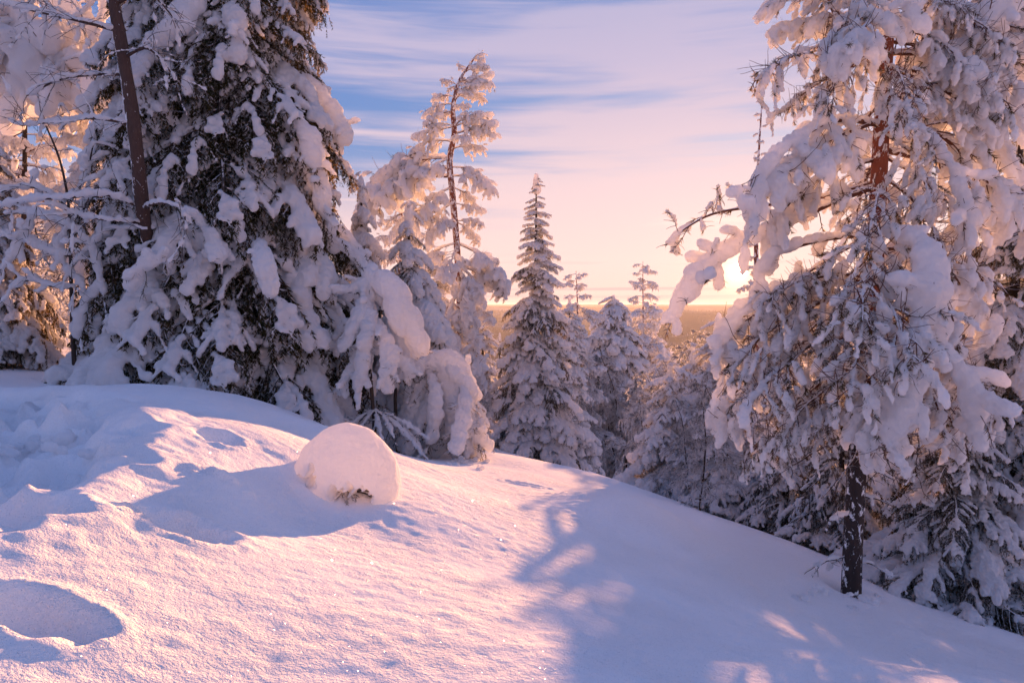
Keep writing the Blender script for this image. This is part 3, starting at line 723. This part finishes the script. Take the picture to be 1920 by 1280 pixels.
# ------------------------------------------------------------------ spruces in the middle and on the right
def sp(px, top, D, R0, label, seed, protos, group=None, **kw):
    b, h = top_h(px, top, D); return spruce('spruce_tree', label, group, b, h, R0, seed, protos, **kw)
MIXF = SPF + SPL[:2] + SPR[:2]
sp(1005, 332, 20, 1.5, 'slender pointed spruce standing free against the sky above the valley', 11, SPF + SPL[:2], whorl=.29, per=9, droop0=-.75, droop1=-.2, prof=.75)
sp(1150, 556, 34, 3.2, 'full bushy spruce with a flat snow-capped top beside the slender pointed spruce', 12, SPF + SPR[:2], whorl=.44, per=12, droop0=-.85, droop1=-.5, prof=.48)
sp(680, 338, 13.6, 1.1, 'snow-encased young spruce with a round white knob at its tip behind the huge spruce', 13, SPH, whorl=.36, per=6, droop0=-1.3, droop1=-.9, prof=.8)
sp(768, 390, 13.2, 1.4, 'snow-encased young spruce with dark needles showing beside the red-trunked tall pine', 14, SPH + SPL[:1], whorl=.32, per=8, droop0=-1.1, droop1=-.7, prof=.75)
sp(1900, 150, 8.8, 2.0, 'tall dark spruce with thick snow pads standing behind the big snow-laden pine', 15, SPR + SPL, whorl=.30, per=10, droop0=-.85, droop1=-.3, prof=.75)
sp(1800, 700, 7.9, 1.15, 'low wide spruce with plump snow pads on every bough beside the pine trunk', 16, SPR + SPL[:2], whorl=.26, per=10, droop0=-.6, droop1=-.1, prof=.8)
sp(1585, 690, 10.4, 1.05, 'middling spruce with snow pads directly behind the bare lower trunk of the big pine', 17, SPR + SPL, whorl=.28, per=9, droop0=-.8, droop1=-.2, prof=.75)
sp(1415, 800, 12.4, .85, 'dark shaggy young spruce in the thicket under the sunlit pine bough', 18, SPL + SPF, whorl=.28, per=8, droop0=-.7, droop1=-.2, prof=.8)
sp(1690, 740, 12.5, 1.0, 'shaded spruce half hidden between the pine trunk and the low wide spruce', 19, SPL + SPF, whorl=.3, per=8, droop0=-.7, droop1=-.2, prof=.8)
sp(-30, 190, 11.5, 1.35, 'spruce with a dark ragged skirt cut by the left edge of the clearing', 20, SPR + SPL, whorl=.32, per=9, droop0=-.95, droop1=-.4, prof=.7)
sp(937, 625, 33, .8, 'tiny thin frosted spruce beyond the slender pointed spruce', 21, SPF, whorl=.45, per=6, droop0=-.8, droop1=-.3)

for px, top, D, rr, lab in ((1068, 560, 26, 1.2, 'rounded frosty spruce between the slender pointed spruce and the flat-topped spruce'), (1205, 610, 40, 1.6, 'frosty spruce close behind the right flank of the flat-topped spruce'),
                           (905, 560, 25, 1.1, 'frosty spruce between the tall red pine and the slender pointed spruce'), (1045, 640, 29, 1.8, 'dense frosty spruce at the right shoulder of the slender pointed spruce'), (1245, 655, 30, 1.8, 'dense frosty spruce left of the gap where the valley shows'), (1300, 652, 17.5, 1.3, 'frosty spruce in the thicket below the sunlit pine bough'), (1347, 594, 16, 1.7, 'frosty spruce right behind the snow clumps under the sun'), (1258, 690, 15, 1.2, 'short frosty spruce at the head of the snow slope'),
                           (820, 470, 20, 1.2, 'frosty spruce close to the foot of the tall red pine')):
    sp(px, top, D, rr, lab, px, SPF, whorl=.36, per=9, droop0=-.85, droop1=-.4, prof=.6)
sp(1372, 640, 12.8, 1.0, 'snow-dusted spruce standing under the sunlit pine bough at the thicket edge', 22, SPF + SPR[:2], whorl=.3, per=8, droop0=-.8, droop1=-.3, prof=.7)
sp(1480, 660, 11.6, 1.0, 'shaggy spruce filling the gap below the big pine crown left of its trunk', 23, SPR + SPL, whorl=.28, per=8, droop0=-.8, droop1=-.3, prof=.75)
# ------------------------------------------------------------------ the tall red pine in the middle
def tall_pine():
    rng = np.random.default_rng(31); D = 18.0; b = on_ground(868, D)
    e = empty('pine_tree', b, 'tall crooked pine with a bare red trunk and tufted top against the sky', 'pine')
    tp = interp([b - np.array([0, 0, .3])] + PP([(864, 640), (858, 480), (848, 360), (843, 300), (852, 250), (849, 205), (857, 165), (868, 140), (888, 112)], D), 30)
    g = Geo(); g.tube(tp - b, np.interp(np.linspace(0, 1, 30), [0, .5, .8, 1], [.095, .08, .05, .015]), 10, 0); part('trunk', g.mesh('trunk', [M['red_bark']]), e)
    L = [(118,905,100,.2),(125,912,125,-.3),(135,860,120,.2),(150,920,140,.3),(158,830,150,-.3),(170,880,175,.5),(190,900,150,-.3),(205,830,215,.3),(215,800,230,-.3),(232,900,215,-.5),(140,905,112,0),(150,870,150,.3),(165,918,158,-.2),(175,905,185,.3),(160,840,170,0),(190,796,212,0),(185,815,185,.4),(200,880,200,-.3),
         (245,925,230,-.2),(240,915,215,.4),(255,925,250,0),(250,880,262,-.5),(240,780,256,0),(235,810,235,-.3),(270,775,280,.1),(275,905,277,0),
         (290,742,320,0),(300,700,335,.5),(310,720,370,-.3),(330,690,380,.2),(300,790,340,-.6),(320,905,330,0),(330,920,355,-.4),(345,890,380,.3),(350,800,400,-.6),
         (370,740,430,.2),(380,800,450,-.4),(390,905,395,.2),(400,820,430,-.8),(410,895,450,.3),(430,900,420,-.3),(440,780,500,-.2),(450,830,520,-.8),
         (470,945,530,-.2),(480,930,510,.4),(490,905,560,-.5),(500,880,590,-.8),(520,940,545,.2),(530,820,600,.5),(540,890,640,-.6),(560,920,600,.4),(570,840,660,-.6),
         (600,900,690,-.4),(620,830,720,.3),(640,910,720,.2),(660,850,760,-.6),(700,900,790,.1),(590,790,650,.4)]
    for row, tx, ty, dd in L:
        i = np.argmin([abs(P(960, row, D)[2] - q[2]) for q in tp]); place(PIF[rng.integers(4)], e, b, tp[i], P(tx, ty, D + dd), rng, .3)
tall_pine()
frost_pine(750, 298, 21, 'frost-covered round-crowned pine behind the snow-encased young spruces', None, 41, .62, .17, 40)
frost_pine(1079, 508, 30, 'small open pine between the slender spruce and the flat-topped spruce', None, 42, .75, .19, 52)
frost_pine(1192, 490, 40, 'small forked pine peeping over the flat-topped spruce', None, 43, .6, .15, 52, lean=.5)
frost_pine(1224, 562, 42, 'little flat pine with bare red stem right of the flat-topped spruce', None, 44, .55, .13, 30)
frost_pine(1424, 178, 17, 'tall thin pine whose frosted spire shows beside the big pine', None, 45, .62, .045, 44)
frost_pine(218, 60, 13.5, 'dark-stemmed pine with sunlit frosted boughs behind the leaning brown trunk', None, 46, .62, .20, 40, 'bark')
frost_pine(60, 40, 15, 'frosted pine catching sun behind the bare shaded birch', None, 47, .6, .18, 36, 'bark')

# ------------------------------------------------------------------ leaning brown trunk and bare boughs on the left
def leaning_tree():
    rng = np.random.default_rng(51); b = on_ground(312, 11.2)
    e = empty('birch_tree', b, 'smooth brown trunk leaning across the snowy left side of the huge spruce', 'birch')
    tp = interp([b - np.array([0, 0, .2])] + PP([(300, 600, 1.7), (284, 485, .8), (268, 400, .4), (258, 300), (246, 200), (230, 100), (216, 20), (200, -80), (180, -220)], 9.25), 30)
    g = Geo(); g.tube(tp - b, np.linspace(.105, .068, 30) * (1 + .06 * np.sin(np.arange(30) * 1.3)), 10, 0); part('trunk', g.mesh('trunk', [M['brown_bark']]), e)
    def at(py): return tp[np.argmin([abs(P(200, py, 9.25)[2] - q[2]) for q in tp])]
    for row, pts, sr, tw in ((372, [(200,365),(120,372),(60,375),(-20,392)], [.03,.04,.04,.04], 12), (408, [(200,412),(140,400),(100,380)], [.03,.03,.02], 9),
                             (230, [(180,222),(110,228),(40,236)], [.02,.03,.02], 16), (150, [(180,140),(110,150),(50,180)], [.02,.03,.03], 16), (60, [(150,40),(60,20),(-20,0)], [.02,.03,.04], 18),
                             (390, [(300,380),(340,392),(350,430)], [.03,.03,.02], 8), (20, [(280,-10),(330,40)], [.015,.02], 12), (110, [(270,90),(300,110),(330,150)], [.015,.02], 14), (-60, [(120,-30),(30,-10)], [.02,.03,.03], 18)):
        limb(e, b, np.vstack([at(row)[None], PP([(x, y, rng.uniform(-.2, .1)) for x, y in pts], 9.2)]), .026, .007, rng, 'twig', [1.2 * q for q in sr], tw, .55, 0, .022, gap=0)
leaning_tree()
def corner_pine():
    rng = np.random.default_rng(52); b = on_ground(-330, 12.6)
    e = empty('pine_tree', b, 'sunlit snow-loaded pine boughs spreading above the bare birch and left of the leaning trunk', 'pine')
    tp = interp([b, P(-330, 300, 12.6), P(-320, -100, 12.6), P(-310, -400, 12.6)], 12)
    g = Geo(); g.tube(tp - b, np.linspace(.12, .06, 12), 9, 0); part('trunk', g.mesh('trunk', [M['pine_bark']]), e)
    for pts, sr, tw in (([(-320,-60),(-150,-50),(20,-20),(120,20),(172,62)], [.04,.06,.10,.15,.12], 34), ([(-320,0),(-160,-10),(-20,20),(60,60),(120,130)], [.04,.05,.08,.09,.04], 34),
                        ([(-320,120),(-160,90),(-40,90),(30,120),(60,150)], [.04,.05,.07,.07,.04], 24), ([(-320,-120),(-100,-90),(80,-60),(190,-20),(180,60)], [.04,.05,.08,.06,.03], 26)):
        limb(e, b, PP(pts, 12.3), .045, .009, rng, 'twig', [1.15 * q for q in sr], tw + 10, .75, 0, .060, voxel=.028)
    for tx, ty in ((130, 80), (190, 150), (70, 130), (20, 60)):
        place(PIF[rng.integers(4)], e, b, P(-320, -20, 12.6), P(tx, ty, 12.9), rng)
corner_pine()
def arched_birch():
    rng = np.random.default_rng(53); b = on_ground(138, 10.0)
    e = empty('birch_tree', b, 'bare birch with arching snow-lined boughs in blue shade at the left', 'birch')
    t = PP([(137, 640), (134, 560), (132, 470), (128, 380), (112, 300), (86, 236)], 9.8)
    limb(e, b, np.vstack([b[None] - np.array([[0, 0, .2]]), t]), .035, .010, rng, 'bark', [.0, .0, .01, .02, .02], 14, .5, 0, .014, name='trunk')
    for pts, sr in (([(190,560),(186,510),(165,455),(130,425),(80,405),(30,400),(-40,420)], [.02,.05,.06,.06,.07,.07,.06]), ([(130,425),(110,460),(120,500),(150,530),(160,560)], [.05,.06,.06,.05,.03]),
                    ([(60,402),(50,440),(30,470),(10,500)], [.05,.07,.07,.04]), ([(132,480),(90,470),(50,450),(0,440)], [.04,.06,.06,.05]), ([(134,540),(90,535),(55,525),(20,540)], [.04,.05,.06,.04]),
                    ([(134,500),(160,470),(190,440),(215,400)], [.03,.03,.02]), ([(130,380),(160,330),(175,270)], [.02,.02,.01]), ([(128,390),(90,360),(40,350),(-10,365)], [.02,.03,.03,.03])):
        limb(e, b, PP(pts, 9.8), .022, .008, rng, 'bark', sr, 10, .45, 0, .035, gap=.03)
arched_birch()

# ------------------------------------------------------------------ bent young trees in front of the huge spruce
def bent_tree():
    rng = np.random.default_rng(61); D = 10.6; b = on_ground(702, D); K = 1.18
    e = empty('spruce_tree', b, 'small bent spruce wrapped in thick snow with a drooping white cape', 'spruce')
    limb(e, b, np.vstack([b[None], PP([(696, 720), (690, 640), (690, 560), (697, 512)], D)]), .035, .012, rng, 'bark', [.0, .02, .07, .11, .10], 8, .36, 160, .06, name='trunk', needle='needle')
    for pts, sr in (([(697,525),(735,560,-.1),(765,620,-.15),(788,665,-.1)], [.10,.16,.18,.13]), ([(692,535),(655,548),(615,545)], [.08,.08,.05]), ([(690,560),(672,600,-.3),(655,640,-.4),(640,660,-.4)], [.08,.09,.08,.05]),
                    ([(690,575),(690,620,-.4),(680,680,-.5),(668,735,-.5)], [.08,.09,.09,.06]), ([(692,600),(720,640,-.4),(728,690,-.5),(725,735,-.5)], [.07,.10,.10,.08]), ([(692,640),(660,690,-.3),(640,740,-.3)], [.05,.07,.05]),
                    ([(690,650),(745,680,-.2),(770,700,-.2)], [.07,.09,.07]), ([(690,600),(650,610,.2),(625,640,.2)], [.05,.06,.04]), ([(700,540),(740,600,.4),(760,680,.5)], [.08,.10,.08])):
        limb(e, b, PP(pts, D), .018, .007, rng, 'twig', [K * q for q in sr], 10, .30, 220, .05, needle='needle', gap=0)
    for k in range(14):
        a = rng.uniform(0, 6.28); l = rng.uniform(.6, 1.1); c = curve(b + np.array([0, 0, .55]), (math.cos(a), math.sin(a), -.2), l, 7, rng, (0, 0, -.9), .06)
        limb(e, b, c, .014, .005, rng, 'twig', [.02, .035, .03], 5, .2, 60, .02, needle='needle', gap=.2)
bent_tree()
def arch_tree():
    rng = np.random.default_rng(62); D = 11.4; b = on_ground(745, D); K = 1.25
    e = empty('spruce_tree', b, 'young tree bowed over into a snow arch with brown twigs fanning to the ground', 'spruce')
    arch = PP([(742, 770), (744, 725), (768, 698), (812, 690), (850, 700), (872, 730), (876, 762)], D)
    limb(e, b, np.vstack([b[None], arch]), .035, .012, rng, 'bark', [.0, .0, .09, .16, .20, .21, .20, .12], 12, .36, 120, .08, name='trunk', needle='needle', gap=0)
    al = interp(arch, 30)
    for k in range(30):
        q = rng.integers(6, 30); s0 = al[q] + rng.normal(size=3) * .04; f = (q - 6) / 24
        tx = 745 + 150 * f + rng.normal() * 22; ty = 830 + 30 * f + rng.normal() * 10
        t = P(tx, ty, D + rng.normal() * .35); t[2] = max(t[2], gz(t[0], t[1]) + .04); mid = (s0 + t) / 2 + np.array([.12, rng.normal() * .12, .08])
        big = rng.random() < (.15 if f < .45 else .6)
        limb(e, b, [s0, mid, t], .013, .005, rng, 'twig', [.04, .08, .11, .10] if big else [.0, .03, .03], 8, .34, 60 if big else 90, .026 if big else 0, needle='needle', gap=0)
    for pts in ([(850,705),(878,745),(875,800),(915,842)], [(830,700),(850,770),(858,820),(880,850)]):
        limb(e, b, PP(pts, D - .15), .013, .005, rng, 'twig', [.12, .16, .15, .12], 5, .25, 40, .06, needle='needle', gap=0)
arch_tree()

# ------------------------------------------------------------------ the snow-capped bush in the foreground
def mound():
    rng = np.random.default_rng(71); b = MOUND.copy(); b[2] = gz(b[0], b[1]) - .03
    e = empty('snow_bush', b, 'low bush buried under a smooth dome of snow with twigs peeping out beneath', 'bush')
    s = Snow()
    s.lump((.0, 0, .15), (.40, .38, .42)); s.lump((-.06, .02, .14), (.37, .34, .38)); s.lump((.12, .0, .10), (.33, .34, .38)); s.lump((-.30, .02, .10), (.17, .22, .20)); s.lump((.31, .02, .04), (.14, .2, .20))
    s.chain([(-.36, .0, .06), (-.50, -.02, .0), (-.68, -.03, -.04)], [.13, .09, .06], rng, .05)
    sm = s.mesh('bush_snow', .011, 45, None, .22)
    n = len(sm.vertices); co = np.empty(n * 3, np.float32); sm.vertices.foreach_get('co', co); co = co.reshape(-1, 3)
    for hx, hz, w, h, dep in ((-.20, .24, .024, .05, .14), (-.21, .15, .05, .06, .24), (-.02, .06, .035, .08, .26), (.04, .0, .05, .09, .30), (.16, -.01, .10, .10, .32), (-.31, .12, .05, .05, .18), (.10, .10, .022, .05, .14)):
        q = np.hypot((co[:, 0] - hx) / w, (co[:, 2] - hz) / h) + .25 * np.sin(co[:, 0] * 90) * np.sin(co[:, 2] * 70)
        co[:, 1] += np.where(co[:, 1] < -.05, dep * (1 - sstep(.5, 1.15, q)), 0)      # hollows under the cap on the near side
    sm.vertices.foreach_set('co', co.ravel()); sm.update()
    part('snow', sm, e)
    g = Geo()
    for k in range(60):
        a = rng.uniform(0, 6.28); c = curve((math.cos(a) * .05, math.sin(a) * .05, -.02), (math.cos(a), math.sin(a), rng.uniform(.3, 1.0)), rng.uniform(.22, .30), 7, rng, (0, 0, -1.1), .1)
        g.tube(c, np.linspace(.008, .003, 7), 4, 0); needles_on(g, c[2:], rng, 130, .035, .006, .0)
    part('twigs', g.mesh('bush_twigs', [M['twig'], M['needle']]), e)
mound()

# ------------------------------------------------------------------ thicket below the slope and woods behind
rng = np.random.default_rng(81)
for px, top, D in ((1318, 700, 10.8),):
    birch(px, top, D, 'frosted birch at the front edge of the thicket where the snow slope ends', None, rng)
G1 = 'frosted birches in the thicket below the slope'
for px, top, D in ((1255, 690, 16), (1310, 690, 17), (1340, 660, 14.5), (1375, 690, 15.5), (1230, 640, 27), (1065, 590, 28), (1050, 650, 22), (1100, 640, 33), (1250, 610, 33), (1440, 700, 13.5), (1300, 740, 13.2),
                   (890, 620, 24), (910, 680, 28), (870, 640, 20), (1400, 650, 20), (1480, 620, 17), (1540, 600, 19), (1640, 640, 18), (1720, 640, 16), (1180, 660, 30), (1215, 700, 22)):
    birch(px, top, D, 'frosted birch with fine white twigs in the thicket below the slope', G1, rng)
G2 = 'spruces of the wood below the slope'
for k in range(34):
    D = rng.uniform(28, 70); px = rng.uniform(880, 1650); b = on_ground(px, D); top = rng.uniform(650, 770)
    if k % 3 == 0: birch(px, top, D, 'frosted birch with fine white twigs in the thicket below the slope', G1, rng)
    else: sp(px, top, D, 1.1, 'frosted spruce of the wood that falls away below the slope', 300 + k, SPF, G2, whorl=.55, per=6, droop0=-.8, droop1=-.3, z_lo=.3, cap=False)
G3 = 'frosted birches behind the left clearing'
for px, top, D in ((175, 230, 17), (110, 300, 20), (60, 330, 24), (20, 300, 27), (230, 280, 19), (150, 350, 30), (-40, 260, 22), (250, 330, 26), (80, 380, 18), (200, 400, 33), (300, 300, 24)):
    birch(px, top, D, 'frosted birch in the wood behind the left clearing', G3, rng)
for px, top, D, rr in ((60, 330, 45, 1.2), (0, 420, 24, 1.3), (35, 440, 30, 1.3), (105, 360, 50, 1.3), (210, 390, 36, 1.4), (160, 450, 28, 1.2), (320, 350, 30, 1.5)):
    sp(px, top, D, rr, 'spruce in the wood behind the left clearing, its far side sunlit', 400 + px, SPF, 'spruces behind the left clearing', whorl=.5, per=7, droop0=-.8, droop1=-.3, cap=False)

def far_forest():
    rng = np.random.default_rng(91); n = 36000
    r = np.exp(rng.uniform(math.log(75), math.log(5200), n)); a = rng.uniform(R(-8), R(32), n)
    x = np.sin(a) * r; y = np.cos(a) * r; keep = fbm(x / 90, y / 90, 3, 6) > .44; x, y, r = x[keep], y[keep], r[keep]; n = len(x)
    z = ground(x, y); h = rng.uniform(5, 12, n) * np.clip(r / 160, .7, 1); w = h * rng.uniform(.14, .2, n)
    an = np.arange(5) * 2 * np.pi / 5
    ring = np.stack([x[:, None] + np.cos(an) * w[:, None], y[:, None] + np.sin(an) * w[:, None], np.repeat(z[:, None], 5, 1)], -1)
    V = np.concatenate([ring, np.stack([x, y, z + h], -1)[:, None]], 1).reshape(-1, 3)
    k = np.arange(5); T = np.stack([k, (k + 1) % 5, np.full(5, 5)], -1); T = (T[None] + (np.arange(n) * 6)[:, None, None]).reshape(-1, 3)
    fr = np.repeat(rng.random(n) * .95, 6)
    o = link('far_forest', make_mesh('far_forest', V, [T], [M['needle']], None, False, fr)); o['kind'] = 'stuff'; o['label'] = 'distant conifer forest covering the valley and hills'; o['category'] = 'forest'
far_forest()

# ------------------------------------------------------------------ clumps of snow shaken off the boughs
def clumps():
    rng = np.random.default_rng(95); ms = []
    for k in range(4):
        c = Snow(); 
        for q in range(5): c.lump(rng.normal(size=3) * np.array([.05, .05, .02]), rng.uniform(.03, .07, 3) * np.array([1, 1, .7]))
        ms.append(c.mesh('snow_clump', .009, 3, None, .5))
    for cx, cy, n, sp_, lab, grp in ((885, 868, 11, 26, 'small clump of fallen snow below the bowed snow arch', 'fallen snow clumps by the arch'), (1560, 1120, 7, 45, 'small clump of fallen snow by the foot of the big pine', 'fallen snow clumps by the pine'), (90, 845, 9, 60, 'broken chunk of snow lying in the trodden path', 'snow chunks in the path')):
        for k in range(n):
            h = hit(cx + rng.normal() * sp_, cy + rng.normal() * sp_ * .22, ground); o = link('snow_clump', ms[rng.integers(4)]); sc = rng.uniform(.5, 1.3)
            o.location = (h[0], h[1], h[2] + .005); o.scale = (sc, sc, sc); o.rotation_euler = (0, 0, rng.uniform(0, 6.28)); o['label'] = lab; o['category'] = 'snow clump'; o['group'] = grp
clumps()

# ------------------------------------------------------------------ air: thin frost haze over the valley
def haze():
    x0, x1, y0, y1, z0, z1 = -14500, 14500, -320, 26500, -190, 16
    V = [(x, y, z) for x in (x0, x1) for y in (y0, y1) for z in (z0, z1)]
    Q = [(0, 1, 3, 2), (4, 6, 7, 5), (0, 4, 5, 1), (2, 3, 7, 6), (0, 2, 6, 4), (1, 5, 7, 3)]
    m, w = mat('haze_air'); v = w.n('ShaderNodeVolumePrincipled'); v.inputs['Color'].default_value = (.92, .92, .96, 1); v.inputs['Density'].default_value = .00008; v.inputs['Anisotropy'].default_value = .30
    out = w.n('ShaderNodeOutputMaterial'); w.put(out.inputs['Volume'], v.outputs[0])
    o = link('haze', make_mesh('haze', V, [Q], [m], None, False)); o['kind'] = 'stuff'; o['label'] = 'thin frosty haze over the valley'; o['category'] = 'haze'
haze()
for o in LATER: COL.objects.link(o)
